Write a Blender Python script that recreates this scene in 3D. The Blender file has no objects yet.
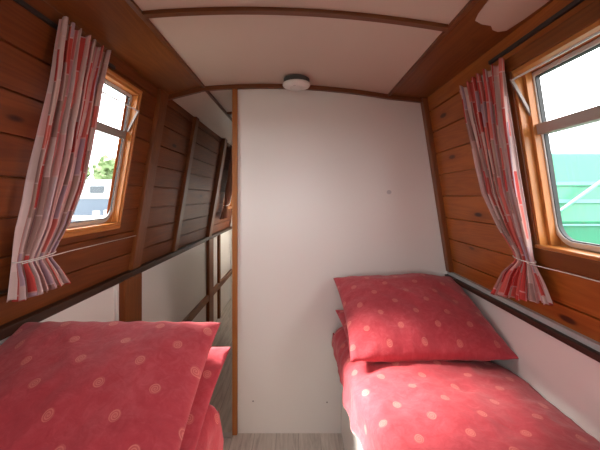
import bpy, math, random
from mathutils import Vector, Matrix, noise
random.seed(4)
S = bpy.context.scene
COL = S.collection
PI = math.pi
H = 1.31                                   # eye height above the cabin floor

# ------------------------------------------------------------------ materials
def nt(name):
    m = bpy.data.materials.new(name); m.use_nodes = True
    t = m.node_tree; t.nodes.clear()
    out = t.nodes.new('ShaderNodeOutputMaterial')
    b = t.nodes.new('ShaderNodeBsdfPrincipled')
    t.links.new(b.outputs[0], out.inputs[0])
    return m, t, b, out
class G:
    """tiny helper to write node graphs"""
    def __init__(s, t): s.t = t
    def n(s, ty, **kw):
        n = s.t.nodes.new(ty)
        for k, v in kw.items(): setattr(n, k, v)
        return n
    def set(s, sock, v):
        if isinstance(v, bpy.types.NodeSocket): s.t.links.new(v, sock)
        elif v is not None: sock.default_value = v
    def math(s, op, a, b=None, c=None):
        n = s.n('ShaderNodeMath', operation=op)
        s.set(n.inputs[0], a); s.set(n.inputs[1], b)
        if c is not None: s.set(n.inputs[2], c)
        return n.outputs[0]
    def sep(s, v):
        n = s.n('ShaderNodeSeparateXYZ'); s.set(n.inputs[0], v); return n.outputs
    def comb(s, x, y, z):
        n = s.n('ShaderNodeCombineXYZ')
        for i, v in enumerate((x, y, z)): s.set(n.inputs[i], v)
        return n.outputs[0]
    def mapping(s, v, scale=(1, 1, 1), loc=(0, 0, 0)):
        n = s.n('ShaderNodeMapping'); s.set(n.inputs[0], v)
        n.inputs['Scale'].default_value = scale; n.inputs['Location'].default_value = loc
        return n.outputs[0]
    def noise(s, v, scale, detail=3, rough=.5, dist=0):
        n = s.n('ShaderNodeTexNoise'); s.set(n.inputs['Vector'], v)
        n.inputs['Scale'].default_value = scale; n.inputs['Detail'].default_value = detail
        n.inputs['Roughness'].default_value = rough; n.inputs['Distortion'].default_value = dist
        return n.outputs['Fac']
    def white(s, v):
        n = s.n('ShaderNodeTexWhiteNoise', noise_dimensions='3D'); s.set(n.inputs['Vector'], v); return n.outputs
    def ramp(s, f, stops, interp='LINEAR'):
        n = s.n('ShaderNodeValToRGB'); r = n.color_ramp; r.interpolation = interp
        while len(r.elements) < len(stops): r.elements.new(.5)
        for e, (p, c) in zip(r.elements, stops):
            e.position = p; e.color = (*c, 1) if len(c) == 3 else c
        s.set(n.inputs[0], f); return n.outputs[0]
    def mix(s, f, a, b, mode='MIX'):
        n = s.n('ShaderNodeMix', data_type='RGBA', blend_type=mode)
        s.set(n.inputs[0], f)
        s.set(n.inputs[6], (*a, 1) if isinstance(a, tuple) else a)
        s.set(n.inputs[7], (*b, 1) if isinstance(b, tuple) else b)
        return n.outputs[2]
    def maprange(s, v, a, b, c=0, d=1, smooth=False):
        n = s.n('ShaderNodeMapRange'); 
        if smooth: n.interpolation_type = 'SMOOTHSTEP'
        s.set(n.inputs[0], v)
        for i, x in enumerate((a, b, c, d)): n.inputs[i+1].default_value = x
        return n.outputs[0]
    def bump(s, h, strength=.3, dist=.002):
        n = s.n('ShaderNodeBump'); s.set(n.inputs['Height'], h)
        n.inputs['Strength'].default_value = strength; n.inputs['Distance'].default_value = dist
        return n.outputs[0]

def plain(name, col, rough=.5, metal=0, spec=.5, noise_amt=.06, noise_scale=6):
    m, t, b, o = nt(name); g = G(t)
    co = g.n('ShaderNodeTexCoord').outputs['Object']
    f = g.noise(co, noise_scale, 4)
    c2 = tuple(c*(1-noise_amt) for c in col); c1 = tuple(min(1, c*(1+noise_amt*.5)) for c in col)
    g.set(b.inputs['Base Color'], g.mix(f, c2, c1))
    b.inputs['Roughness'].default_value = rough; b.inputs['Metallic'].default_value = metal
    b.inputs['Specular IOR Level'].default_value = spec
    return m

def wood(name, axis='y', light=(.50, .205, .055), mid=(.34, .115, .028), dark=(.15, .042, .011),
         plank=None, rough=.38, knots=True):
    """varnished pine; grain runs along axis; plank=(first seam height, pitch)"""
    m, t, b, o = nt(name); g = G(t)
    co = g.n('ShaderNodeTexCoord').outputs['Object']
    x, y, z = g.sep(co)
    if plank:
        pid = g.math('FLOOR', g.math('DIVIDE', g.math('SUBTRACT', z, plank[0]), plank[1]))
        wn = g.white(g.comb(pid, 3.7, 1.1))
        off = g.math('MULTIPLY', wn[0], 7.0)
        vec = g.comb(x, g.math('ADD', y, off), g.math('ADD', z, off)); tone = wn[0]
    else:
        vec = co; tone = .5
    al, ac = 1.6, 22
    sc = {'y': (ac, al, ac), 'z': (ac, ac, al), 'x': (al, ac, ac)}[axis]
    v1 = g.mapping(vec, sc)
    broad = g.noise(v1, .55, 2, .5, 1.6)
    rings = g.math('FRACT', g.math('MULTIPLY', broad, 7.0))
    rings = g.math('ABSOLUTE', g.math('SUBTRACT', rings, .5))
    fine = g.noise(g.mapping(vec, tuple(s*5 if s > 5 else s*2 for s in sc)), 1.0, 3, .6)
    f = g.math('ADD', g.math('MULTIPLY', rings, .7), g.math('MULTIPLY', fine, .55))
    f = g.math('ADD', f, g.math('MULTIPLY', g.math('SUBTRACT', tone, .5), .35))
    colr = g.ramp(f, [(.12, mid), (.5, tuple((a+c)/2 for a, c in zip(mid, light))), (.85, light)])
    if knots:
        ks = {'y': (6.5, 2.6, 8.5), 'z': (7, 7, 2.5), 'x': (2.5, 7, 7)}[axis]
        vo = g.n('ShaderNodeTexVoronoi'); g.set(vo.inputs['Vector'], g.mapping(vec, ks, (.3, .1, .7)))
        vo.inputs['Scale'].default_value = 1.0; vo.inputs['Randomness'].default_value = 1
        d = vo.outputs['Distance']
        k = g.maprange(d, .055, .12, 1, 0, True)
        halo = g.maprange(d, .08, .34, .45, 0, True)
        colr = g.mix(halo, colr, tuple(c*.8 for c in mid)); colr = g.mix(k, colr, dark)
    g.set(b.inputs['Base Color'], colr)
    b.inputs['Roughness'].default_value = rough
    b.inputs['Coat Weight'].default_value = .08; b.inputs['Coat Roughness'].default_value = .3; b.inputs['Specular IOR Level'].default_value = .28
    g.set(b.inputs['Normal'], g.bump(fine, .12, .001))
    return m

def quilt(name, seed=0.0):
    """crushed red cotton with small pale spiral motifs in staggered rows; UV is in metres"""
    m, t, b, o = nt(name); g = G(t)
    uv = g.n('ShaderNodeTexCoord').outputs['UV']
    wob = g.noise(uv, 9, 2)
    u, v, _ = g.sep(uv)
    ph, pw = .074, .150
    row = g.math('FLOOR', g.math('DIVIDE', v, ph))
    odd = g.math('MODULO', g.math('ABSOLUTE', row), 2.0)
    jit = g.white(g.comb(row, seed, 2.0))[0]
    uu = g.math('DIVIDE', g.math('ADD', u, g.math('MULTIPLY', odd, pw*.5)), pw)
    cu = g.math('FLOOR', uu)
    rnd = g.white(g.comb(cu, row, seed))
    rr = g.sep(rnd[1])
    du = g.math('MULTIPLY', g.math('SUBTRACT', g.math('SUBTRACT', uu, cu), g.math('ADD', .45, g.math('MULTIPLY', rr[0], .1))), pw)
    dv = g.math('MULTIPLY', g.math('SUBTRACT', g.math('SUBTRACT', g.math('DIVIDE', v, ph), row), g.math('ADD', .44, g.math('MULTIPLY', rr[1], .12))), ph)
    r = g.math('SQRT', g.math('ADD', g.math('MULTIPLY', du, du), g.math('MULTIPLY', g.math('MULTIPLY', dv, dv), .72)))
    ang = g.math('DIVIDE', g.math('ARCTAN2', dv, du), 2*PI)
    sp = g.math('FRACT', g.math('ADD', g.math('SUBTRACT', g.math('DIVIDE', r, .0050), ang), g.math('MULTIPLY', rr[2], 1.0)))
    line = g.maprange(g.math('ABSOLUTE', g.math('SUBTRACT', sp, .5)), .16, .30, 1, 0, True)
    inside = g.maprange(r, .0118, .0138, 1, 0, True)
    halo = g.math('MULTIPLY', inside, .20)
    f = g.math('MULTIPLY', g.math('MULTIPLY', line, inside), .58)
    f = g.math('MAXIMUM', f, halo)
    mott = g.noise(uv, 34, 6, .7, .8)
    big = g.noise(uv, 5, 3, .5)
    mm = g.math('ADD', g.math('MULTIPLY', mott, .65), g.math('MULTIPLY', big, .4))
    base = g.ramp(mm, [(.32, (.385, .030, .044)), (.52, (.46, .047, .062)), (.74, (.56, .090, .105))])
    colr = g.mix(f, base, (.76, .26, .20))
    g.set(b.inputs['Base Color'], colr)
    b.inputs['Roughness'].default_value = .75; b.inputs['Specular IOR Level'].default_value = .25
    b.inputs['Sheen Weight'].default_value = .22; b.inputs['Sheen Roughness'].default_value = .5
    b.inputs['Sheen Tint'].default_value = (1, .75, .75, 1)
    wr = g.noise(g.mapping(uv, (1, .8, 1)), 17, 4, .55, 1.0)
    g.set(b.inputs['Normal'], g.bump(g.math('ADD', wr, g.math('MULTIPLY', mott, .25)), .5, .008))
    return m

def curtain_mat(name, seed):
    """printed cotton: narrow upright columns broken into red, cream, taupe and lilac blocks; UV metres"""
    m, t, b, o = nt(name); g = G(t)
    uv = g.n('ShaderNodeTexCoord').outputs['UV']
    u, v, _ = g.sep(uv)
    cw = .026
    cu = g.math('FLOOR', g.math('DIVIDE', u, cw)); fu = g.math('SUBTRACT', g.math('DIVIDE', u, cw), cu)
    w1 = g.white(g.comb(cu, seed, .5)); r1 = g.sep(w1[1])
    ln = g.math('ADD', .075, g.math('MULTIPLY', r1[0], .06))
    vv = g.math('ADD', g.math('DIVIDE', v, ln), g.math('MULTIPLY', r1[1], 5.0))
    cv = g.math('FLOOR', vv); fv = g.math('SUBTRACT', vv, cv)
    w2 = g.white(g.comb(cu, cv, seed+3)); pick = w2[0]
    pale = g.ramp(pick, [(0, (.58, .42, .37)), (.14, (.33, .23, .20)), (.27, (.60, .46, .43)), (.38, (.42, .32, .38)),
                         (.50, (.52, .06, .05)), (.70, (.62, .15, .12)), (.84, (.36, .26, .21)), (.93, (.66, .48, .42))], 'CONSTANT')
    thin = g.math('FRACT', g.math('MULTIPLY', u, 1/.0068))
    sid = g.math('FLOOR', g.math('MULTIPLY', u, 1/.0068))
    sw = g.white(g.comb(sid, seed, 9.0))[0]
    stripe = g.ramp(sw, [(0, (.78, .66, .62)), (.3, (.62, .20, .20)), (.45, (.74, .62, .62)), (.65, (.55, .42, .50)), (.8, (.80, .70, .64))], 'CONSTANT')
    isstripe = g.math('GREATER_THAN', r1[2], .62)
    colr = g.mix(isstripe, pale, g.mix(.6, pale, stripe))
    edge = g.math('MAXIMUM', g.math('LESS_THAN', fu, .10), g.math('LESS_THAN', fv, .04))
    colr = g.mix(g.math('MULTIPLY', edge, .6), colr, (.72, .56, .52))
    colr = g.mix(.15, colr, (.50, .12, .11))
    g.set(b.inputs['Base Color'], colr)
    b.inputs['Roughness'].default_value = .85; b.inputs['Specular IOR Level'].default_value = .15
    weave = g.noise(uv, 350, 2)
    g.set(b.inputs['Normal'], g.bump(weave, .15, .001))
    tr = g.n('ShaderNodeBsdfTranslucent'); g.set(tr.inputs[0], colr)
    mx = g.n('ShaderNodeMixShader'); mx.inputs[0].default_value = .08
    t.links.new(b.outputs[0], mx.inputs[1]); t.links.new(tr.outputs[0], mx.inputs[2]); t.links.new(mx.outputs[0], o.inputs[0])
    return m

def glass_mat():
    m, t, b, o = nt('window_glass'); g = G(t); t.nodes.remove(b)
    co = g.n('ShaderNodeTexCoord').outputs['Object']
    tr = g.n('ShaderNodeBsdfTransparent'); g.set(tr.inputs[0], g.mix(g.noise(co, 4), (.93, .97, .96), (.95, .98, .97)))
    gl = g.n('ShaderNodeBsdfGlossy'); gl.inputs['Roughness'].default_value = .02
    geo = g.n('ShaderNodeNewGeometry'); dt = g.n('ShaderNodeVectorMath', operation='DOT_PRODUCT'); g.set(dt.inputs[0], geo.outputs['Incoming']); g.set(dt.inputs[1], geo.outputs['Normal'])
    c1 = g.math('SUBTRACT', 1.0, g.math('ABSOLUTE', dt.outputs['Value'])); fac = g.math('ADD', .04, g.math('MULTIPLY', g.math('POWER', c1, 5.0), .8))
    mx = g.n('ShaderNodeMixShader'); g.set(mx.inputs[0], fac)
    t.links.new(tr.outputs[0], mx.inputs[1]); t.links.new(gl.outputs[0], mx.inputs[2]); t.links.new(mx.outputs[0], o.inputs[0])
    return m

def floor_mat():
    m, t, b, o = nt('grey_oak_laminate'); g = G(t)
    co = g.n('ShaderNodeTexCoord').outputs['Object']
    x, y, z = g.sep(co)
    pid = g.math('FLOOR', g.math('DIVIDE', x, .12)); fx = g.math('SUBTRACT', g.math('DIVIDE', x, .12), pid)
    w = g.white(g.comb(pid, .3, .2))[0]
    vec = g.comb(g.math('MULTIPLY', x, 40), g.math('ADD', g.math('MULTIPLY', y, 3), g.math('MULTIPLY', w, 9)), 0)
    f = g.noise(vec, 1.2, 5, .65, .8)
    c = g.ramp(f, [(.28, (.40, .35, .31)), (.5, (.58, .525, .465)), (.72, (.70, .645, .58))])
    c = g.mix(g.math('MULTIPLY', g.math('LESS_THAN', fx, .02), .55), c, (.15, .12, .10))
    g.set(b.inputs['Base Color'], c); b.inputs['Roughness'].default_value = .5
    g.set(b.inputs['Normal'], g.bump(f, .1, .001))
    return m

PINE_L = wood('varnished_pine_port_shaded', 'y', (.22, .058, .010), (.13, .028, .005), (.03, .007, .003), plank=(1.025, .1135), rough=.55)  # the port side's shade is put into this darker pine colour
PINE_R = wood('varnished_pine_starboard_lit', 'y', (.42, .125, .021), (.27, .066, .010), (.055, .013, .004), plank=(.971, .1145))  # same pine made lighter, with the light on the starboard side painted in
PINE = wood('pine_board', 'y', (.23, .074, .013), (.15, .041, .0075), (.09, .027, .007))
PINE_V = wood('pine_upright', 'z', (.24, .072, .016), (.15, .040, .009), (.09, .027, .007))
PINE_TRIM = wood('pine_trim', 'x', (.19, .062, .018), (.12, .036, .011), (.06, .02, .006), knots=False)
PINE_FRAME = wood('pine_window_frame_daylit', 'y', (.58, .24, .065), (.44, .15, .034), (.20, .055, .014), knots=False, rough=.3)  # paler pine: daylight falling on the reveals is put into the colour
PINE_FRAME_V = wood('pine_window_jamb_daylit', 'z', (.58, .24, .065), (.44, .15, .034), (.20, .055, .014), knots=False, rough=.3)  # upright-grain copy, with the same daylight in its colour
DARKWOOD = wood('dark_stained_rail', 'y', (.060, .024, .012), (.03, .012, .007), (.02, .01, .006), knots=False, rough=.5)
BLACK = plain('black_track', (.02, .014, .012), .5)
WHITE_WALL = plain('white_laminate', (.78, .735, .69), .32, noise_amt=.03, noise_scale=2.5)
WHITE_CEIL = plain('cream_ceiling_lining', (.58, .455, .375), .4, noise_amt=.05, noise_scale=2)
GREY_LEDGE = plain('grey_painted_ledge', (.42, .42, .41), .45)
WHITE_METAL = plain('anodised_window_frame', (.62, .60, .57), .35, .35)
BRONZE = plain('aluminium_transom', (.42, .36, .32), .4, .5)
HOPPER = plain('dull_aluminium_hopper', (.24, .20, .18), .5, .2)
RUBBER = plain('black_rubber_seal', (.03, .03, .03), .6)
PLASTIC = plain('white_plastic', (.82, .78, .74), .4, noise_amt=.02)
PLASTIC_D = plain('grey_plastic', (.30, .27, .25), .5)
STEEL = plain('brushed_steel', (.55, .55, .55), .3, .9)
CORD = plain('white_curtain_wire', (.80, .76, .70), .5)
MATTRESS = plain('cream_mattress_ticking', (.72, .68, .62), .8)
QUILT1, QUILT2, QUILT3 = quilt('red_spiral_cotton', 1.0), quilt('red_spiral_cotton_b', 5.0), quilt('red_spiral_cotton_c', 9.0)
CURT_L, CURT_R = curtain_mat('striped_block_print_port', 2.0), curtain_mat('striped_block_print_starboard', 6.0)
GLASS = glass_mat(); FLOOR = floor_mat()

# ------------------------------------------------------------------ mesh helpers
class MB:
    def __init__(s): s.v = []; s.f = []; s.uv = {}
    def add(s, verts, faces):
        n = len(s.v); s.v += [tuple(p) for p in verts]; s.f += [tuple(i+n for i in f) for f in faces]
    def hexa(s, p):    # 8 points: bottom 4 then top 4
        s.add(p, [(0, 3, 2, 1), (4, 5, 6, 7), (0, 1, 5, 4), (1, 2, 6, 5), (2, 3, 7, 6), (3, 0, 4, 7)])
    def box(s, x0, x1, y0, y1, z0, z1):
        s.hexa([(x0, y0, z0), (x1, y0, z0), (x1, y1, z0), (x0, y1, z0), (x0, y0, z1), (x1, y0, z1), (x1, y1, z1), (x0, y1, z1)])
    def prism_y(s, prof, y0, y1):     # closed xz profile extruded along y
        n = len(prof)
        vs = [(x, y0, z) for x, z in prof] + [(x, y1, z) for x, z in prof]
        fs = [(i, (i+1) % n, n+(i+1) % n, n+i) for i in range(n)] + [tuple(range(n))[::-1], tuple(range(n, 2*n))]
        s.add(vs, fs)
    def tube(s, pts, r, seg=8, closed=False):
        pts = [Vector(p) for p in pts]; n = len(pts); vs = []
        for i, p in enumerate(pts):
            a = pts[max(i-1, 0)]; b = pts[min(i+1, n-1)]
            if closed: a = pts[i-1]; b = pts[(i+1) % n]
            d = (b-a).normalized(); up = Vector((0, 0, 1)) if abs(d.z) < .9 else Vector((1, 0, 0))
            e1 = d.cross(up).normalized(); e2 = d.cross(e1)
            rr = r[i] if isinstance(r, (list, tuple)) else r
            vs += [p + e1*math.cos(2*PI*k/seg)*rr + e2*math.sin(2*PI*k/seg)*rr for k in range(seg)]
        fs = []
        for i in range(n if closed else n-1):
            j = (i+1) % n
            fs += [(i*seg+k, i*seg+(k+1) % seg, j*seg+(k+1) % seg, j*seg+k) for k in range(seg)]
        if not closed: fs += [tuple(range(seg)), tuple(range((n-1)*seg, n*seg))[::-1]]
        s.add(vs, fs)
    def lathe(s, prof, c, seg=40):   # (r, z) about vertical axis at c
        vs = []; n = len(prof)
        for r, z in prof:
            vs += [(c[0]+r*math.cos(2*PI*k/seg), c[1]+r*math.sin(2*PI*k/seg), c[2]+z) for k in range(seg)]
        fs = []
        for i in range(n-1):
            fs += [(i*seg+k, i*seg+(k+1) % seg, (i+1)*seg+(k+1) % seg, (i+1)*seg+k) for k in range(seg)]
        fs += [tuple(range(seg))[::-1], tuple(range((n-1)*seg, n*seg))]
        s.add(vs, fs)
    def build(s, name, mat, parent=None, smooth=False, bevel=0, kind=None, recalc=True):
        import bmesh
        me = bpy.data.meshes.new(name); me.from_pydata(s.v, [], s.f)
        if recalc:
            bm = bmesh.new(); bm.from_mesh(me); bmesh.ops.recalc_face_normals(bm, faces=bm.faces); bm.to_mesh(me); bm.free()
        me.materials.append(mat)
        for p in me.polygons: p.use_smooth = smooth
        o = bpy.data.objects.new(name, me); COL.objects.link(o)
        if parent: o.parent = parent; o.matrix_parent_inverse = parent.matrix_world.inverted() if False else Matrix.Translation(-parent.location)
        if kind: o['kind'] = kind
        if bevel:
            md = o.modifiers.new('bevel', 'BEVEL'); md.width = bevel; md.segments = 2; md.limit_method = 'ANGLE'
        return o
def box_obj(name, mat, x0, x1, y0, y1, z0, z1, parent=None, bevel=.002, kind=None):
    m = MB(); m.box(x0, x1, y0, y1, z0, z1); return m.build(name, mat, parent, bevel=bevel, kind=kind)
def empty(name, loc=(0, 0, 0), label=None, cat=None, group=None, kind=None):
    o = bpy.data.objects.new(name, None); COL.objects.link(o); o.location = loc; o.empty_display_size = .05
    tag(o, label, cat, group, kind); return o
def tag(o, label=None, cat=None, group=None, kind=None):
    if label: o['label'] = label
    if cat: o['category'] = cat
    if group: o['group'] = group
    if kind: o['kind'] = kind
    return o

# ------------------------------------------------------------------ hull geometry
# upper cabin sides lean inwards (tumblehome): (x at bottom, z bottom, x at top, z top)
SIDE = {'L': (-.875, .93, -.72, 1.866), 'R': (.845, .90, .70, 1.848)}
INW = {'L': 1, 'R': -1}
def W(side, y, z, d=0.0):
    """point on the cabin side at height z, d metres proud of it (negative = outwards)"""
    x0, z0, x1, z1 = SIDE[side]; k = (x1-x0)/(z1-z0)
    return (x0 + k*(z-z0) + INW[side]*d, y, z)
YB, YF, YE = -1.35, 1.83, 4.25      # stern end, bulkhead, far end of the passage

def side_wall(name, side, seams, holes, y0, y1, mat):
    x0, z0, x1, z1 = SIDE[side]; m = MB()
    prof = [(z0, 0), (z1, 0)]
    for s in seams:
        if z0+.02 < s < z1-.02: prof += [(s-.0040, 0), (s-.0026, -.010), (s+.0026, -.010), (s+.0040, 0)]
    for h in holes: prof += [(h[2], None), (h[3], None)]
    prof.sort(key=lambda p: p[0])
    zs = []
    def dep(z):
        for s in seams:
            if abs(z-s) < .0038: return -.010
        return 0
    for z, d in prof:
        if zs and abs(zs[-1][0]-z) < 1e-4: continue
        zs.append((z, dep(z) if d is None else d))
    ys = sorted({y0, y1} | {h[0] for h in holes} | {h[1] for h in holes})
    for back in (0, 1):
        for i in range(len(ys)-1):
            for j in range(len(zs)-1):
                yc = (ys[i]+ys[i+1])/2; zc = (zs[j][0]+zs[j+1][0])/2
                if any(h[0] < yc < h[1] and h[2] < zc < h[3] for h in holes): continue
                (za, da), (zb, db) = zs[j], zs[j+1]
                if back: da = db = -.055
                m.add([W(side, ys[i], za, da), W(side, ys[i+1], za, da), W(side, ys[i+1], zb, db), W(side, ys[i], zb, db)], [(0, 1, 2, 3)])
    return m.build(name, mat, kind='structure', recalc=False)

HL1 = (1.03, 1.515, 1.182, 1.785); HL2 = (3.72, 4.12, 1.185, 1.745)
HR1 = (.50, 1.10, 1.140, 1.728)
HL0 = (-.95, -.35, 1.185, 1.745); HR0 = (-1.0, -.4, 1.145, 1.70)  # unseen window openings behind the camera, added to let in more light
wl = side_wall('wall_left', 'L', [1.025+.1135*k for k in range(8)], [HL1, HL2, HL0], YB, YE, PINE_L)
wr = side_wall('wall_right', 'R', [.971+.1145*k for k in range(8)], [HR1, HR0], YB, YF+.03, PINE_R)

# lower hull lining, rails
def lower(side, x, ztop, y0, y1, parent):
    s = -INW[side]
    return box_obj('lower_lining', WHITE_WALL, min(x, x+s*.03), max(x, x+s*.03), y0, y1, 0, ztop, parent, 0)
lower('L', -.868, .93, YB, YE, wl)
lower('R', .845, .90, YB, YF+.03, wr)
box_obj('trim_1', DARKWOOD, -.885, -.845, YB, YE, .900, .932, kind='structure', bevel=.004)
box_obj('trim_2', DARKWOOD, .812, .838, YB, YF, .862, .884, kind='structure', bevel=.004)
m = MB(); m.box(.828, .86, YB, YF, .878, .902); m.build('trim_3', GREY_LEDGE, kind='structure')
# passage: batten on the lower wall, seams
box_obj('trim_4', PINE, -.868, -.842, 1.79, YE, .325, .385, kind='structure', bevel=.003)

# ribs and posts
def rib(name, side, y0, y1, t, zb, zt, mat=PINE_V):
    m = MB(); ps = []
    for z in (zb, zt):
        ps += [W(side, y0, z, -.01), W(side, y0, z, t), W(side, y1, z, t), W(side, y1, z, -.01)]
    m.hexa(ps); return m.build(name, mat, bevel=.004, kind='structure')
rib('trim_5', 'L', 1.70, 1.795, .020, .93, 1.866)
rib('trim_6', 'L', 2.28, 2.35, .020, .93, 1.866)
rib('trim_7', 'L', 3.12, 3.22, .035, .93, 1.866)
rib('trim_8', 'R', 1.785, 1.829, .026, .90, 1.848)
box_obj('trim_9', PINE_V, -.875, -.838, 1.60, 1.775, 0, .905, kind='structure', bevel=.004)
box_obj('trim_10', PINE_V, -.875, -.838, 3.12, 3.28, 0, .905, kind='structure', bevel=.004)
box_obj('trim_11', PINE_V, -.875, -.842, 3.55, 3.60, 0, .905, kind='structure', bevel=.004)
box_obj('trim_12', WHITE_WALL, -.870, -.855, 1.555, 1.575, 0, .905, kind='structure', bevel=.002)

# curtain-track batten and black track along the top of each side
def strip(name, side, y0, y1, za, zb, t, mat):
    m = MB(); ps = []
    for z in (za, zb): ps += [W(side, y0, z, 0), W(side, y1, z, 0), W(side, y1, z, t), W(side, y0, z, t)]
    m.hexa(ps); return m.build(name, mat, kind='structure', bevel=.0015)
strip('trim_13', 'R', YB, 1.21, 1.795, 1.807, .010, BLACK)
strip('trim_14', 'L', YB, 1.30, 1.812, 1.824, .010, BLACK)

# ceiling: gently arched lining, cants
XL, ZL, XR, ZR = -.517, 1.916, .50, 1.871
def ceil_z(x):
    t = (x-XL)/(XR-XL); return ZL+(ZR-ZL)*t + .033*4*t*(1-t)
def ceil_prof(xa, xb, n=14): return [(xa+(xb-xa)*i/n, ceil_z(xa+(xb-xa)*i/n)) for i in range(n+1)]
m = MB(); lo = ceil_prof(XL, XR); hi = [(x, z+.03) for x, z in lo][::-1]
m.prism_y(lo+hi, YB, YE)
ceil = m.build('ceiling', WHITE_CEIL, kind='structure')
m = MB(); m.prism_y([(XL+.002, ZL), (-.70, 1.871), (-.76, 1.86), (-.76, 1.95), (XL+.002, ZL+.05)], 1.826, YE)
m.build('cant_panel', WHITE_CEIL, ceil)
m = MB(); m.prism_y([(-1.0, 1.945), (1.0, 1.93), (1.0, 2.02), (-1.0, 2.02)], YB-.05, YE+.05); m.build('roof', WHITE_CEIL, ceil)
m = MB(); m.prism_y([(XL+.002, ZL), (-.722, 1.866), (-.80, 1.86), (-.80, 1.96), (XL+.002, ZL+.05)], YB, 1.826)
cantL = m.build('trim_15', PINE, kind='structure')
m = MB(); m.prism_y([(XR-.002, ZR), (.702, 1.848), (.78, 1.842), (.78, 1.95), (XR-.002, ZR+.06)], YB, 1.83)
cantR = m.build('trim_16', PINE, kind='structure')
# bare white lining showing on the cants (ragged far edge)
def patch(outline, plane, parent, name='white_lining'):
    m = MB(); n = len(outline)
    lo = [(x, y, plane(x)-.002) for x, y in outline]; up = [(x, y, plane(x)+.004) for x, y in outline]
    m.add(lo+up, [tuple(range(n)), tuple(range(n, 2*n))[::-1]] + [(i, (i+1) % n, n+(i+1) % n, n+i) for i in range(n)])
    return m.build(name, WHITE_CEIL, parent)
pR = lambda x: ZR+(1.848-ZR)*(x-XR)/(.70-XR)
pL = lambda x: ZL+(1.866-ZL)*(x-XL)/(-.72-XL)
patch([(.54, -.2), (.542, .86), (.538, .93), (.546, 1.0), (.556, 1.035), (.585, 1.05), (.615, 1.052), (.634, 1.075), (.655, 1.082), (.676, 1.07), (.684, 1.0), (.688, .92), (.69, -.2)], pR, cantR)
patch([(-.55, -.2), (-.55, .85), (-.575, .905), (-.61, .925), (-.64, .930), (-.68, .92), (-.69, -.2)], pL, cantL)
# dark strips along ceiling edges
def edge_strip(name, x, z, y0, y1):
    m = MB(); m.prism_y([(x-.009, z-.009), (x+.009, z-.009), (x+.009, z+.01), (x-.009, z+.01)], y0, y1)
    return m.build(name, PINE_TRIM, kind='structure', bevel=.002)
edge_strip('trim_17', XL, ZL, YB, YE)
edge_strip('trim_18', XR, ZR, YB, YF)
def beam(name, y0, y1, xa=XL+.009, xb=XR-.009, t=.012):
    m = MB(); p = ceil_prof(xa, xb, 16); m.prism_y([(x, z-t) for x, z in p] + [(x, z+.005) for x, z in p][::-1], y0, y1)
    return m.build(name, PINE_TRIM, kind='structure', bevel=.002)
beam('trim_19', 1.075, 1.103)
beam('trim_20', .02, .05)
beam('trim_21', 2.36, 2.39)
beam('trim_22', 3.2, 3.23)
m = MB(); path = [(-.722, 1.864)] + ceil_prof(XL, XR, 16) + [(.70, 1.850)]
m.prism_y([(x, z-.022) for x, z in path] + [(x, z+.004) for x, z in path][::-1], 1.805, 1.83)
m.build('trim_23', PINE_TRIM, kind='structure', bevel=.002)

# bulkhead
m = MB()
prof = [(-.335, 0), (.86, 0), (.86, .89), (.847, .90), (.702, 1.85), (.50, 1.873)] + ceil_prof(-.335, .49, 10)[::-1]
m.prism_y(prof, YF, YF+.022)
bulk = m.build('wall_front', WHITE_WALL, kind='structure')
def screw(x, z, r=.0045):
    m = MB(); seg = 12
    m.add([(x+r*math.cos(2*PI*k/seg), YF-.0012, z+r*math.sin(2*PI*k/seg)) for k in range(seg)] +
          [(x+r*math.cos(2*PI*k/seg), YF+.001, z+r*math.sin(2*PI*k/seg)) for k in range(seg)],
          [tuple(range(seg))] + [(k, (k+1) % seg, seg+(k+1) % seg, seg+k) for k in range(seg)])
    m.build('screw', PLASTIC_D, bulk)
screw(-.249, .178); screw(.161, .172); 
m = MB(); r = .012
m.add([(.505+r*1.1*math.cos(2*PI*k/16), YF-.0006, 1.337+r*math.sin(2*PI*k/16)) for k in range(16)] + [(.505+r*1.1*math.cos(2*PI*k/16), YF+.001, 1.337+r*math.sin(2*PI*k/16)) for k in range(16)],
      [tuple(range(16))] + [(k, (k+1) % 16, 16+(k+1) % 16, 16+k) for k in range(16)])
m.build('scuff_mark', plain('scuffed_laminate', (.55, .53, .52), .6), bulk)
# door post batten on the cut edge of the bulkhead
box_obj('trim_24', wood('pine_door_post', 'z', (.42, .16, .045), (.30, .10, .026), (.10, .03, .01)), -.362, -.334, 1.812, 1.862, 0, 1.925, kind='structure', bevel=.003)
# threshold strip
box_obj('trim_25', STEEL, -.845, -.362, 1.79, 1.83, 0, .006, kind='structure', bevel=.002)
# passage walls
box_obj('wall_passage', WHITE_WALL, -.33, -.30, YF+.022, YE, 0, 1.95, kind='structure', bevel=0)
box_obj('wall_end', WHITE_WALL, -1.0, -.30, YE, YE+.04, 0, 1.95, kind='structure', bevel=0)
m = MB(); m.box(-.9, .9, YB, YE, -.04, 0); m.build('floor', FLOOR, kind='structure')

# stern wall behind the camera, its unseen doorway added and sized for the light
m = MB()
m.box(-.95, -.34, YB-.04, YB, 0, 1.98); m.box(.34, .95, YB-.04, YB, 0, 1.98); m.box(-.34, .34, YB-.04, YB, 1.80, 1.98); m.box(-.34, .34, YB-.04, YB, 0, .95)
m.build('wall_back', PINE_V, kind='structure')

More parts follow.
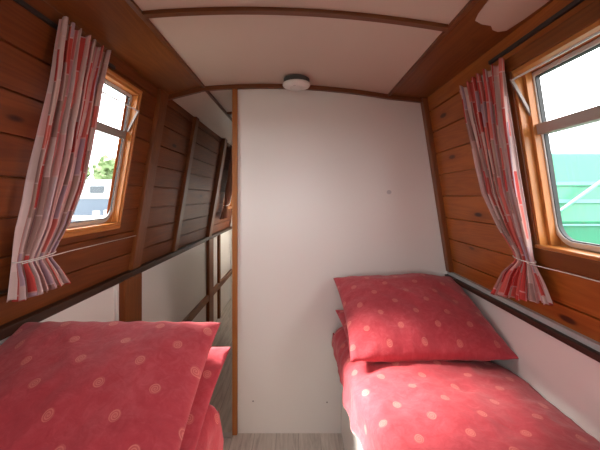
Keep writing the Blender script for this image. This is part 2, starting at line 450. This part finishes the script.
# ------------------------------------------------------------------ windows
def rrect(y0, y1, z0, z1, r, n=8, rt=None):
    pts = []; R_ = r; rt = r if rt is None else rt
    for cy, cz, a0, r in ((y1-rt, z1-rt, 0, rt), (y0+rt, z1-rt, 90, rt), (y0+R_, z0+R_, 180, R_), (y1-R_, z0+R_, 270, R_)):
        for i in range(n+1):
            a = math.radians(a0+90*i/n); pts.append((cy+r*math.cos(a), cz+r*math.sin(a)))
    return pts
def ring(side, outer, inner, d0, d1):
    m = MB(); n = len(outer); vs = []
    for loop, d in ((outer, d1), (inner, d1), (inner, d0), (outer, d0)): vs += [W(side, y, z, d) for y, z in loop]
    fs = []
    for a in range(4):
        b = (a+1) % 4
        fs += [(a*n+i, a*n+(i+1) % n, b*n+(i+1) % n, b*n+i) for i in range(n)]
    m.add(vs, fs); return m
def wbox(side, y0, y1, z0, z1, d0, d1, dd=0):
    m = MB(); ps = []
    for z, e in ((z0, 0), (z1, dd)): ps += [W(side, y0, z, d0+e), W(side, y1, z, d0+e), W(side, y1, z, d1+e), W(side, y0, z, d1+e)]
    m.hexa(ps); return m
def window(n, side, h, hopper=True, hook=False):
    y0, y1, z0, z1 = h
    q = .38 if side == 'L' else 1.0
    root = empty('window_%d' % n, W(side, (y0+y1)/2, z0), kind='structure')
    PINE_A, PINE_AV = (PINE, PINE_V) if side == 'R' else (PINE_FRAME, PINE_FRAME_V)
    a = .050 if side == 'R' else .014
    for nm, mat, qq in (('architrave', PINE_A, (y0-a, y1+a, z1, z1+min(a, .045))), ('architrave', PINE_A, (y0-a, y1+a, z0-a-.004, z0)),
                       ('architrave', PINE_AV, (y0-a, y0, z0, z1)), ('architrave', PINE_AV, (y1, y1+a, z0, z1))):
        wbox(side, *qq, 0, .013).build(nm, mat, root, bevel=.003)
    # reveal boards
    t = .012
    wbox(side, y0, y1, z1-t, z1, -.05*q, .008).build('reveal', PINE_FRAME, root, bevel=.001)
    wbox(side, y0-.004, y1+.004, z0, z0+t, -.05*q, .016).build('sill', PINE_FRAME, root, bevel=.003)
    wbox(side, y0, y0+t, z0+t, z1-t, -.05*q, .008).build('reveal', PINE_FRAME_V, root, bevel=.001)
    wbox(side, y1-t, y1, z0+t, z1-t, -.05*q, .008).build('reveal', PINE_FRAME_V, root, bevel=.001)
    if side == 'R': wbox(side, y1-t-.014, y1-t, z0+t, z1-t, -.05*q, -.018).build('reveal_bead', PINE_FRAME_V, root, bevel=.001)
    Y0, Y1, Z0, Z1 = y0+t, y1-t, z0+t, z1-t
    R = .075
    rect = []                                     # plate between square reveal and rounded frame
    o_ = rrect(Y0, Y1, Z0, Z1, .002); i_ = rrect(Y0+.008, Y1-.008, Z0+.008, Z1-.006, R, rt=.012)
    ring(side, o_, i_, -.056*q, -.048*q).build('backing', PINE_FRAME, root)
    al = ring(side, rrect(Y0+.002, Y1-.002, Z0+.002, Z1-.002, R, rt=.012), rrect(Y0+.020, Y1-.020, Z0+.020, Z1-.016, R-.02, rt=.006), -.060*q, -.040*q)
    fr = al.build('aluminium_frame', WHITE_METAL, root, bevel=.003)
    ring(side, rrect(Y0+.020, Y1-.020, Z0+.020, Z1-.016, R-.02, rt=.006), rrect(Y0+.023, Y1-.023, Z0+.023, Z1-.019, R-.023, rt=.004), -.058*q, -.044*q).build('seal', RUBBER, fr)
    zt = z0+(.405 if side == 'L' else .39)
    wbox(side, Y0+.012, Y1-.012, zt-.017, zt+.017, -.062*q, -.028*q).build('transom', BRONZE, root, bevel=.003)
    lower_loop = [(y, min(z, zt-.015)) for y, z in rrect(Y0+.021, Y1-.021, Z0+.021, Z1-.021, R-.02)]
    m = MB(); k = len(lower_loop)
    m.add([W(side, y, z, -.054*q) for y, z in lower_loop], [tuple(range(k))]); m.build('pane', GLASS, root, recalc=False)
    if hopper:     # opened inwards, hinged at the transom
        hp = empty('hopper', root.location); hp.parent = root; hp.matrix_parent_inverse = Matrix.Translation(-root.location)
        ty0, ty1 = Y0+.012, Y1-.004; zb, zz = zt+.018, zt+(.115 if side == 'L' else .165); tilt = .060 if side == 'R' else .034
        def P(y, z, d): return W(side, y, z, -.040*q + d + tilt*(z-zb)/(zz-zb))
        def bar(nm, y0_, y1_, z0_, z1_, th, mat, bv=.001):
            m = MB(); ps = []
            for z in (z0_, z1_): ps += [P(y0_, z, 0), P(y1_, z, 0), P(y1_, z, th), P(y0_, z, th)]
            m.hexa(ps); o = m.build(nm, mat, root, bevel=bv); o.parent = hp; o.matrix_parent_inverse = Matrix.Translation(-root.location)
            return o
        bar('hopper_frame', ty0, ty0+.008, zb, zz, .010, WHITE_METAL); bar('hopper_frame', ty1-.007, ty1, zb, zz, .011, HOPPER)
        bar('hopper_frame', ty0, ty1, zz-.004, zz, .006, WHITE_METAL)
        m = MB(); m.add([P(ty0, zb, .005), P(ty1, zb, .005), P(ty1, zz, .005), P(ty0, zz, .005)], [(0, 1, 2, 3)])
        o = m.build('hopper_pane', GLASS, root, recalc=False); o.parent = hp
        # chrome rest the opened hopper lies against
        bar('hopper_seal', ty1-.001, ty1+.003, zb+.01, zz, .004, RUBBER)
        if hook:
            m = MB(); pts = [W(side, 1.248, 1.655, .004), W(side, 1.243, 1.632, .002), W(side, 1.236, 1.610, 0), W(side, 1.226, 1.594, -.002), W(side, 1.210, 1.588, -.002)]
            m.tube(pts, .003, 8); o = m.build('catch', RUBBER, root, smooth=True); o.parent = hp
    else:
        m = MB(); m.add([W(side, Y0+.03, zt, -.054*q), W(side, Y1-.03, zt, -.054*q), W(side, Y1-.03, Z1-.03, -.054*q), W(side, Y0+.03, Z1-.03, -.054*q)], [(0, 1, 2, 3)])
        m.build('pane', GLASS, root, recalc=False)
    return root
window(1, 'L', HL1, hook=True)
window(2, 'R', HR1)
window(3, 'L', HL2, hopper=False)
window(4, 'L', HL0, hopper=False)
window(5, 'R', HR0, hopper=False)

# ------------------------------------------------------------------ curtains
def interp(tab, z):
    for a, b in zip(tab, tab[1:]):
        if a[0] >= z >= b[0]:
            t = (a[0]-z)/(a[0]-b[0]); t = t*t*(3-2*t) if False else t
            return [p+(q-p)*t for p, q in zip(a[1:], b[1:])]
    return list(tab[-1][1:]) if z < tab[-1][0] else list(tab[0][1:])
def curtain(side, tab, mat, nf, seed, label, tie_z, group=None, cloth=.80, slope=0.0):
    """tab rows: z, y_near, y_far, stand-off, fold amplitude ; slope tilts the hem"""
    rnd = random.Random(seed)
    ph = [rnd.uniform(0, 6.28) for _ in range(6)]
    ztop, zbot = tab[0][0], tab[-1][0]; NU, NV = 150, 110
    yc = (tab[0][1]+tab[0][2])/2
    root = empty('curtain', W(side, yc, ztop, tab[0][3]), label, 'curtain', group)
    m = MB(); uvs = []
    for j in range(NV+1):
        v = j/NV; z = ztop+(zbot-ztop)*v
        yn, yf, d, amp = interp(tab, z)
        for i in range(NU+1):
            u = i/NU
            uw = u + .012*math.sin(2*PI*u*2+ph[0]+v*1.5) + .010*math.sin(2*PI*3*u+ph[1]-v*2)
            y = yn+(yf-yn)*uw
            fold = math.sin(2*PI*nf*u+ph[2]+.5*math.sin(v*3+ph[3])+.4*math.sin(2*PI*u+ph[4]))
            f2 = math.sin(2*PI*nf*2.3*u+ph[5]+v*2.0)
            f3 = math.sin(2*PI*nf*4.1*u+ph[0])
            dd = d + amp*(.62*fold+.25*f2+.13*f3)
            y += (yf-yn)*.30/nf*math.cos(2*PI*nf*u+ph[2]+.5*math.sin(v*3+ph[3])+.4*math.sin(2*PI*u+ph[4]))*(1 if amp > .006 else .3)
            ed = min(u, 1-u)
            zz = z + slope*(u-.5)*max(0, (v-.9)/.1) + .004*f2*max(0, (v-.85)/.15) + .006*fold*max(0, 1-v/.03)
            nz = noise.noise(Vector((y*9, z*7, seed)))*.004
            m.v.append(W(side, y, zz, max(.006, dd+nz))); uvs.append((u*cloth, z))
    m.f = [(j*(NU+1)+i, j*(NU+1)+i+1, (j+1)*(NU+1)+i+1, (j+1)*(NU+1)+i) for j in range(NV) for i in range(NU)]
    o = m.build('cloth', mat, root, smooth=True, recalc=False)
    ul = o.data.uv_layers.new(name='UVMap')
    for lp in o.data.loops: ul.data[lp.index].uv = uvs[lp.vertex_index]
    md = o.modifiers.new('s', 'SOLIDIFY'); md.thickness = .0016; md.offset = 0
    # the cord cinching it in
    yn, yf, d, amp = interp(tab, tie_z)
    mt = MB(); pts = []
    for k in range(24):
        a = 2*PI*k/24; pts.append(W(side, (yn+yf)/2+((yf-yn)/2+.005)*math.cos(a), tie_z+.004*math.cos(a), max(.004, d+(amp+.010)*math.sin(a))))
    mt.tube(pts, .0018, 6, closed=True); mt.build('tie_cord', CORD, root, smooth=True)
    return root
tabR = [(1.768, 1.090, 1.400, .030, .014), (1.720, 1.092, 1.380, .034, .015), (1.526, 1.092, 1.330, .045, .020), (1.326, 1.088, 1.300, .048, .020),
        (1.20, 1.086, 1.235, .045, .017), (1.115, 1.088, 1.172, .042, .012), (1.085, 1.086, 1.172, .040, .011), (1.03, 1.055, 1.250, .044, .020), (.945, 1.028, 1.350, .046, .026)]
curtain('R', tabR, CURT_R, 7, 11, 'red and cream block-print curtain tied beside the green-lit right window', 1.098, slope=-.06)
tabL = [(1.840, .965, 1.225, .028, .014), (1.70, .958, 1.185, .040, .018), (1.48, .940, 1.165, .050, .022), (1.34, .930, 1.145, .052, .022),
        (1.22, .925, 1.120, .050, .020), (1.14, .935, 1.085, .042, .013), (1.115, .938, 1.075, .040, .012), (1.07, .940, 1.105, .048, .024), (1.012, .940, 1.150, .054, .030)]
curtain('L', tabL, CURT_L, 7, 25, 'red and lilac block-print curtain tied over the near end of the left window', 1.128)
tabP = [(1.832, 3.42, 3.78, .045, .014), (1.40, 3.44, 3.72, .06, .02), (1.24, 3.50, 3.62, .05, .012), (1.20, 3.50, 3.62, .05, .012), (1.08, 3.44, 3.70, .055, .022)]
curtain('L', tabP, plain('shaded_brown_cotton', (.26, .10, .06), .8), 5, 31, 'distant shaded curtain at the passage window beyond the door post', 1.22)  # plain brown-red puts the passage shade into the cloth colour

def wire(side, pts, label):
    m = MB(); m.tube([W(side, y, z, d) for y, z, d in pts], .0016, 6)
    o = m.build('curtain_wire', CORD, smooth=True); tag(o, label, 'wire'); return o
wire('R', [(1.16, 1.094, .024), (1.09, 1.090, .056), (.95, 1.088, .03), (.80, 1.087, .02), (.42, 1.086, .018)], 'white wire stretched under the right window')
wire('L', [(.95, 1.118, .05), (1.07, 1.122, .056), (1.2, 1.115, .02), (1.695, 1.112, .012)], 'white wire stretched under the left window')

# ------------------------------------------------------------------ smoke alarm
sx, sy = -.008, 1.715; sz = ceil_z(sx)
BASE = plain('dark_grey_plastic', (.06, .055, .05), .5)
al = empty('smoke_alarm', (sx, sy, sz), 'round white smoke alarm on the ceiling near the bulkhead', 'smoke alarm')
m = MB(); m.lathe([(.060, 0), (.067, -.006), (.066, -.027)], (sx, sy, sz)); m.build('base_plate', BASE, al, smooth=False)
m = MB(); m.lathe([(.062, -.026), (.070, -.028), (.072, -.036), (.066, -.044), (.045, -.050), (.030, -.0515), (.029, -.049), (.024, -.049), (.023, -.054), (.0005, -.055)], (sx, sy, sz))
m.build('cover', PLASTIC, al, smooth=True)
m = MB()
for k in range(3):
    m.tube([(sx+.004*k-.014+.0, sy-.034, sz-.0505), (sx+.004*k-.014, sy-.044, sz-.050)], .001, 5)
m.build('sound_slots', PLASTIC_D, al)

# ------------------------------------------------------------------ beds
def fbm(x, y, s, sc):
    return noise.fractal(Vector((x*sc, y*sc, s)), .9, 2.0, 4)
def ridge(x, y, s, sc):
    return 1-abs(noise.noise(Vector((x*sc, y*sc, s))))*2
def duvet(name, xw, xf, y0, y1, top, hem, mat, seed, label, flare=0):
    """cover from the wall edge xw to the aisle edge xf; top(y) height; hem height; closed thin shell"""
    root = None; m = MB(); uvs = []
    s = 1 if xf > xw else -1
    wdt = abs(xf-xw); NU, NV = 90, 150; dr = .0
    R = .06; cyc = []
    L = (y1-y0)
    for j in range(NV+1):
        v = j/NV; y = y0+L*v
        t = top(y)
        drop = t-R-hem
        flat = wdt-R; arc = R*PI/2; tot = flat+arc+drop
        for i in range(NU+1):
            q = i/NU*tot
            nx, nz = 0, 1
            if q < flat: x = q; z = t
            elif q < flat+arc:
                a = (q-flat)/R; x = flat+R*math.sin(a); z = t-R+R*math.cos(a); nx, nz = math.sin(a), math.cos(a)
            else:
                x = wdt + .012*math.sin((q-flat-arc)*9); z = t-R-(q-flat-arc); nx, nz = 1, 0
            e = min(1, q/.10)
            puff = .022*math.sin(PI*min(1, q/flat)) - .018*(1-e)**2*(1 if q < .1 else 0)
            endp = max(0, 1-(y1-y)/.05); z -= .045*endp**2 if nz > .3 else 0
            yy = y - (.015*endp if False else 0)
            n = .014*fbm(q, y, seed, 3.2) + .006*(ridge(q+.3*y, y*1.3, seed+2, 9)-.5)
            # folds running in from the hem
            hemf = max(0, (q-flat+.12)/(tot-flat+.12))
            n += .005*hemf*math.sin(y*34+3*noise.noise(Vector((y*4, q*5, seed))))
            x += nx*n; z += nz*(n+puff)
            x += flare*(q/tot)*max(0, min(1, (y-.95)/.28))
            m.v.append((xw+s*x, yy, z)); uvs.append((q+seed*.013, y+seed*.021))
    m.f = [(j*(NU+1)+i, j*(NU+1)+i+1, (j+1)*(NU+1)+i+1, (j+1)*(NU+1)+i) for j in range(NV) for i in range(NU)]
    if s < 0: m.f = [f[::-1] for f in m.f]
    o = m.build(name, mat, smooth=True, recalc=False)
    ul = o.data.uv_layers.new(name='UVMap')
    for lp in o.data.loops: ul.data[lp.index].uv = uvs[lp.vertex_index]
    md = o.modifiers.new('s', 'SOLIDIFY'); md.thickness = .018; md.offset = 1 if False else -1
    tag(o, label, 'duvet'); return o

def pillow(c, wdt, ln, h, tilt, mat, seed, label, yaw=0, group=None, sag=.0, roll=0, sq=.55):
    m = MB(); uvs = []; NU, NV = 84, 72
    M = Matrix.Translation(c) @ Matrix.Rotation(yaw, 4, 'Z') @ Matrix.Rotation(tilt, 4, 'X') @ Matrix.Rotation(roll, 4, 'Y')
    idx = {}
    for top in (1, -1):
        for j in range(NV+1):
            for i in range(NU+1):
                border = i in (0, NU) or j in (0, NV)
                if top == -1 and border: idx[(top, i, j)] = idx[(1, i, j)]; continue
                u = -1+2*i/NU; v = -1+2*j/NV
                # denser near borders
                u = math.sin(u*PI/2)*.35+u*.65; v = math.sin(v*PI/2)*.35+v*.65
                cu, cv = .050, .045
                x = wdt/2*u*(1-cu*(1-v*v)) ; y = ln/2*v*(1-cv*(1-u*u))
                prof = ((1-abs(u)**2.6)*(1-abs(v)**2.6))
                hh = h/2*max(0, prof)**sq
                e = min(1-abs(u), 1-abs(v))
                pucker = .003*math.exp(-e/.10)*math.sin((u*12 if abs(v) > abs(u) else v*9)*2.3+seed)*min(1, e/.03)
                n = .010*fbm(x, y, seed+top, 5)*min(1, e/.1) + .006*(ridge(x+y*.4, y*.8, seed+7*top, 8)-.5)*min(1, e/.15) + pucker
                z = top*(hh + n*(1 if hh > .004 else 0)) - sag*(u*u)*.0
                z += .010*noise.noise(Vector((x*4, y*4, seed+30)))
                # seam wanders
                p = M @ Vector((x, y, z))
                idx[(top, i, j)] = len(m.v); m.v.append(tuple(p)); uvs.append((x*1.06+.31*seed, y*1.1+.17*seed))
        for j in range(NV):
            for i in range(NU):
                f = (idx[(top, i, j)], idx[(top, i+1, j)], idx[(top, i+1, j+1)], idx[(top, i, j+1)])
                m.f.append(f if top == 1 else f[::-1])
    o = m.build('pillow', mat, smooth=True, recalc=False)
    ul = o.data.uv_layers.new(name='UVMap')
    for lp in o.data.loops: ul.data[lp.index].uv = uvs[lp.vertex_index]
    tag(o, label, 'pillow', group); return o

# right berth
bed = empty('bed', (.54, .85, 0), 'right berth with a white panelled base built against the bulkhead', 'bed')
box_obj('base', WHITE_WALL, .240, .843, -.15, YF-.001, .001, .455, bed)
def mattress(x0, x1, y0, y1, z0, fz, parent):
    m = MB(); n = 14
    vs = []; 
    for k in range(n+1):
        y = y0+(y1-y0)*k/n; vs += [(x0, y, z0), (x1, y, z0), (x1, y, fz(y)), (x0, y, fz(y))]
    fs = [(0, 1, 2, 3), tuple(4*n+i for i in (3, 2, 1, 0))]
    for k in range(n):
        for a in range(4): fs.append((4*k+a, 4*k+(a+1) % 4, 4*k+4+(a+1) % 4, 4*k+4+a))
    m.add(vs, fs); return m.build('mattress', MATTRESS, parent, bevel=.02)
topR = lambda y: .645 - .030*max(0, min(1, (y-1.30)/.12))
mattress(.285, .82, -.12, 1.78, .456, lambda y: topR(y)-.06, bed)
duvet('duvet', .838, .232, -.14, 1.80, topR, .50, QUILT1, 1, 'red spiral-print duvet spread over the right berth', flare=.045)
pillow((.510, 1.575, .668), .605, .44, .09, math.radians(8), QUILT3, 6, 'red pillow underneath, mostly hidden below another pillow on the right berth', yaw=.03)
pillow((.520, 1.518, .782), .650, .555, .185, math.radians(20), QUILT2, 3, 'plump red spiral-print pillow on top at the head of the right berth, by the bulkhead', yaw=.02)

# left berth
bed2 = empty('bed', (-.55, .1, 0), 'left berth along the wall below the near curtain, its base mostly out of view', 'bed')
box_obj('base', WHITE_WALL, -.843, -.262, -.95, 1.02, .001, .43, bed2)
topL = lambda y: .575 + .115*max(0, min(1, (y-.35)/.65))
mattress(-.835, -.295, -.92, 1.0, .431, lambda y: topL(y)-.06, bed2)
duvet('duvet', -.850, -.245, -.94, 1.045, topL, .45, QUILT3, 4, 'red spiral-print duvet under the pillows of the left berth')
pillow((-.535, .850, .742), .625, .48, .075, math.radians(21), QUILT1, 9, 'red pillow with one corner poking out under the big pillow on the left berth', yaw=-.03)
pillow((-.553, .785, .796), .622, .56, .150, math.radians(26), QUILT2, 14, 'large red spiral-print pillow nearest the camera on the left berth', yaw=0)

# ------------------------------------------------------------------ outside
WATER = plain('canal_water', (.10, .13, .12), .08)
GRASS = plain('bank_grass', (.06, .09, .025), .9, noise_amt=.4, noise_scale=2)
m = MB(); m.add([(-60, -40, .50), (60, -40, .50), (60, 70, .50), (-60, 70, .50)], [(0, 1, 2, 3)])
# keep the water out of the hull
m = MB()
for q in ((-60, -.98, -40, 70), (.98, 60, -40, 70), (-.98, .98, 4.6, 70), (-.98, .98, -40, -1.9)):
    m.add([(q[0], q[2], .42), (q[1], q[2], .42), (q[1], q[3], .42), (q[0], q[3], .42)], [(0, 1, 2, 3)])
m.build('water', WATER, kind='structure', recalc=False)
m = MB(); m.box(-60, -16, 8, 60, -.4, .62); bank = m.build('ground', GRASS, kind='structure')
m = MB(); m.box(-60, 60, -40, 70, -.7, -.4); m.build('ground', GRASS, kind='structure')

def boat(name, x0, x1, y, dpt, zw, zdeck, zroof, colh, colc, label, stripes=False, rot=0):
    cx = (x0+x1)/2; root = empty(name, (cx, y, zw), label, 'boat')
    root.rotation_euler = (0, 0, rot)
    def bld(m, nm, mat, bevel=0):
        me_v = [(a-cx, b-y, c-zw) for a, b, c in m.v]; m.v = me_v
        o = m.build(nm, mat, None, bevel=bevel); o.parent = root; return o
    hull = MB(); L = x1-x0
    hull.hexa([(x0+.25, y+.1, zw-.15), (x1-.5, y+.1, zw-.15), (x1-.5, y+dpt-.1, zw-.15), (x0+.25, y+dpt-.1, zw-.15), (x0, y, zdeck), (x1, y, zdeck), (x1, y+dpt, zdeck), (x0, y+dpt, zdeck)])
    bld(hull, 'hull', colh, .02)
    c = MB(); c.hexa([(x0+.4, y+.12, zdeck), (x1-.9, y+.12, zdeck), (x1-.9, y+dpt-.12, zdeck), (x0+.4, y+dpt-.12, zdeck),
                      (x0+.45, y+.28, zroof), (x1-1.0, y+.28, zroof), (x1-1.0, y+dpt-.28, zroof), (x0+.45, y+dpt-.28, zroof)])
    bld(c, 'cabin', colc, .03)
    r = MB(); r.box(x0+.4, x1-.95, y+.22, y+dpt-.22, zroof, zroof+.04); bld(r, 'roof', plain(name+'_roof', (.6, .6, .6), .6), .01)
    n = max(2, int(L/1.4))
    for k in range(n):
        w = MB(); wx = x0+.9+k*(L-2.2)/max(1, n-1)-.2
        zc = (zdeck+zroof)/2; w.box(wx, wx+.5, y+.14, y+.24, zc-.12, zc+.14); bld(w, 'cabin_window', plain('dark_glazing', (.03, .04, .05), .1), .01)
    rl = MB(); rl.box(x0, x1, y-.03, y+.01, zdeck-.06, zdeck); bld(rl, 'rubbing_strake', plain(name+'_strake', (.55, .55, .55), .5), .01)
    return root
NAVY = plain('slate_paint', (.10, .12, .16), .3); BLUE = plain('mid_blue_paint', (.13, .18, .28), .3); WPAINT = plain('white_paint', (.65, .65, .66), .4); GREY = plain('grey_paint', (.22, .23, .25), .4)
boat('cruiser', -9.5, -3.9, 12.0, 2.0, .42, 1.30, 1.85, NAVY, WPAINT, 'slate grey moored boat with a pale cabin seen through the left window')
boat('narrowboat', -15, -6.2, 16.5, 2.0, .42, 1.25, 2.15, GREY, BLUE, 'blue cabin of a narrowboat moored farther off through the left window')
JET = plain('jetty_boards', (.48, .46, .43), .8)
je = empty('jetty', (-6, 8.6, .42), 'pale landing jetty on the water outside the left window', 'jetty')
box_obj('deck', JET, -9.5, -3.2, 8.4, 9.1, .72, .80, je)
for px in (-9.2, -7.2, -5.2, -3.5): 
    for py in (8.5, 9.0): box_obj('post', JET, px-.06, px+.06, py-.06, py+.06, -.40, .95, je, 0)

# trees on the far bank
def leaf_mat(nm, a, b):
    m, t, bs, o = nt(nm); g = G(t); co = g.n('ShaderNodeTexCoord').outputs['Object']
    g.set(bs.inputs['Base Color'], g.mix(g.noise(co, 1.6, 5, .7), a, b)); bs.inputs['Roughness'].default_value = .8
    return m
LEAF = leaf_mat('foliage', (.08, .12, .05), (.20, .26, .12)); BARK = plain('bark', (.12, .09, .06), .9)
def tree(x, y, h, r, seed, label):
    root = empty('tree', (x, y, .6), label, 'tree', None)
    import bmesh
    bm = bmesh.new(); rnd = random.Random(seed)
    for k in range(9):
        a = rnd.uniform(0, 6.28); rr = rnd.uniform(0, .6)*r; zz = .6+h*rnd.uniform(.45, .80)
        mt = Matrix.Translation((x+rr*math.cos(a), y+rr*math.sin(a), zz))
        bmesh.ops.create_icosphere(bm, subdivisions=3, radius=r*rnd.uniform(.42, .62), matrix=mt)
    for v in bm.verts: 
        n = noise.noise(v.co*1.6)*.45+noise.noise(v.co*4)*.25
        v.co += v.normal*n if v.normal.length else Vector((0, 0, 0))
    bm.normal_update()
    for v in bm.verts: v.co += v.normal*(noise.noise(v.co*3.1)*.5)
    me = bpy.data.meshes.new('crown'); bm.to_mesh(me); bm.free(); me.materials.append(LEAF)
    o = bpy.data.objects.new('crown', me); COL.objects.link(o); o.parent = root; o.matrix_parent_inverse = Matrix.Translation(-root.location)
    m = MB(); m.tube([(x, y, .3), (x+.1, y, .6+h*.3), (x, y+.1, .6+h*.6)], [.28, .2, .1], 8); m.build('trunk', BARK, root, smooth=True)
for i, (x, y, h, r) in enumerate(((-16.2, 33, 4.6, 1.8), (-19.6, 35, 5.4, 1.9), (-23.2, 34, 5.0, 1.9), (-26.9, 35.5, 5.2, 1.9), (-30.5, 34, 5.4, 1.9))):
    tree(x, y, h, r, 40+i, ['pale green tree at the far right of the bank outside the left window', 'tall rounded tree second from the right outside the left window',
                            'leafy tree in the middle of the far bank outside the left window', 'lower tree next to the leftmost on the far bank outside the left window',
                            'leftmost tree on the far bank, behind the curtain'][i])

# green boat alongside, seen through the right window (lies across our beam)
TEAL = plain('sea_green_paint', (.030, .190, .105), .4, noise_amt=.1, noise_scale=1.5)
PALE = plain('pale_green_line', (.11, .34, .24), .5)
gb = empty('boat', (4.6, 4.0, .42), 'sea-green boat with pale lines close outside the right window', 'boat')
m = MB(); m.hexa([(1.9, 4.15, .30), (8.4, 4.15, .30), (8.4, 6.2, .30), (1.9, 6.2, .30), (1.85, 4.0, .98), (8.6, 4.0, .98), (8.6, 6.3, .98), (1.85, 6.3, .98)]); m.build('hull', TEAL, gb, bevel=.02)
m = MB(); m.hexa([(2.0, 4.06, .98), (8.0, 4.06, .98), (8.0, 6.2, .98), (2.0, 6.2, .98), (2.1, 4.22, 1.88), (7.9, 4.22, 1.88), (7.9, 6.0, 1.88), (2.1, 6.0, 1.88)]); m.build('cabin', TEAL, gb, bevel=.03)
for z0, z1 in ((1.455, 1.50), (1.235, 1.28), (.965, .985)):
    yy = 4.06+(z0-.98)/.9*.16-.02 if z0 > .98 else 3.97
    box_obj('coach_line', PALE, 1.95, 8.0, yy-.004, yy+.03, z0, z1, gb, 0)
m = MB(); m.tube([(3.0, 4.02, 1.0), (3.7, 4.0, 1.52)], .022, 8); m.build('mooring_rail', PALE, gb, smooth=True)

# ------------------------------------------------------------------ light
w = bpy.data.worlds.new('sky'); S.world = w; w.use_nodes = True
bg = w.node_tree.nodes['Background']; bg.inputs[0].default_value = (.98, .985, 1.0, 1); bg.inputs[1].default_value = 6.0
def portal(side, h):
    y0, y1, z0, z1 = h
    l = bpy.data.lights.new('window_portal', 'AREA'); l.shape = 'RECTANGLE'; l.size = y1-y0; l.size_y = z1-z0; l.cycles.is_portal = True
    o = bpy.data.objects.new('window_portal', l); COL.objects.link(o); o.location = W(side, (y0+y1)/2, (z0+z1)/2, -.075)
    o.rotation_euler = Vector((INW[side], 0, 0)).to_track_quat('-Z', 'Y').to_euler()
    o.rotation_euler = (PI/2, 0, -PI/2 if side == 'L' else PI/2)
for s, h in (('L', HL1), ('R', HR1), ('L', HL2), ('L', HL0), ('R', HR0)): portal(s, h)
l = bpy.data.lights.new('doorway_portal', 'AREA'); l.shape = 'RECTANGLE'; l.size = .68; l.size_y = .85; l.cycles.is_portal = True
o = bpy.data.objects.new('doorway_portal', l); COL.objects.link(o); o.location = (0, YB-.05, 1.375); o.rotation_euler = (PI/2, 0, 0)
sun = bpy.data.lights.new('sun', 'SUN'); sun.energy = 30.0; sun.angle = math.radians(16); sun.color = (1, .95, .88)
so = bpy.data.objects.new('sun', sun); COL.objects.link(so); so.location = (-4, 3, 6)
so.rotation_euler = Vector((1.0, -.20, -.90)).to_track_quat('-Z', 'Y').to_euler()

# ------------------------------------------------------------------ camera
cam = bpy.data.cameras.new('camera'); cam.sensor_width = 36; cam.lens = 330/600*36
cam.shift_x = 2/600; cam.shift_y = -28/600; cam.clip_start = .02
co = bpy.data.objects.new('camera', cam); COL.objects.link(co); co.location = (0, 0, H); co.rotation_euler = (PI/2, 0, 0)
S.camera = co
S.view_settings.view_transform = 'Standard'; S.view_settings.look = 'None'; S.view_settings.gamma = 1
S.view_settings.exposure = 0.55; S.view_settings.use_curve_mapping = False
S.cycles.max_bounces = 10; S.cycles.diffuse_bounces = 6; S.cycles.transparent_max_bounces = 12
S.cycles.use_denoising = True
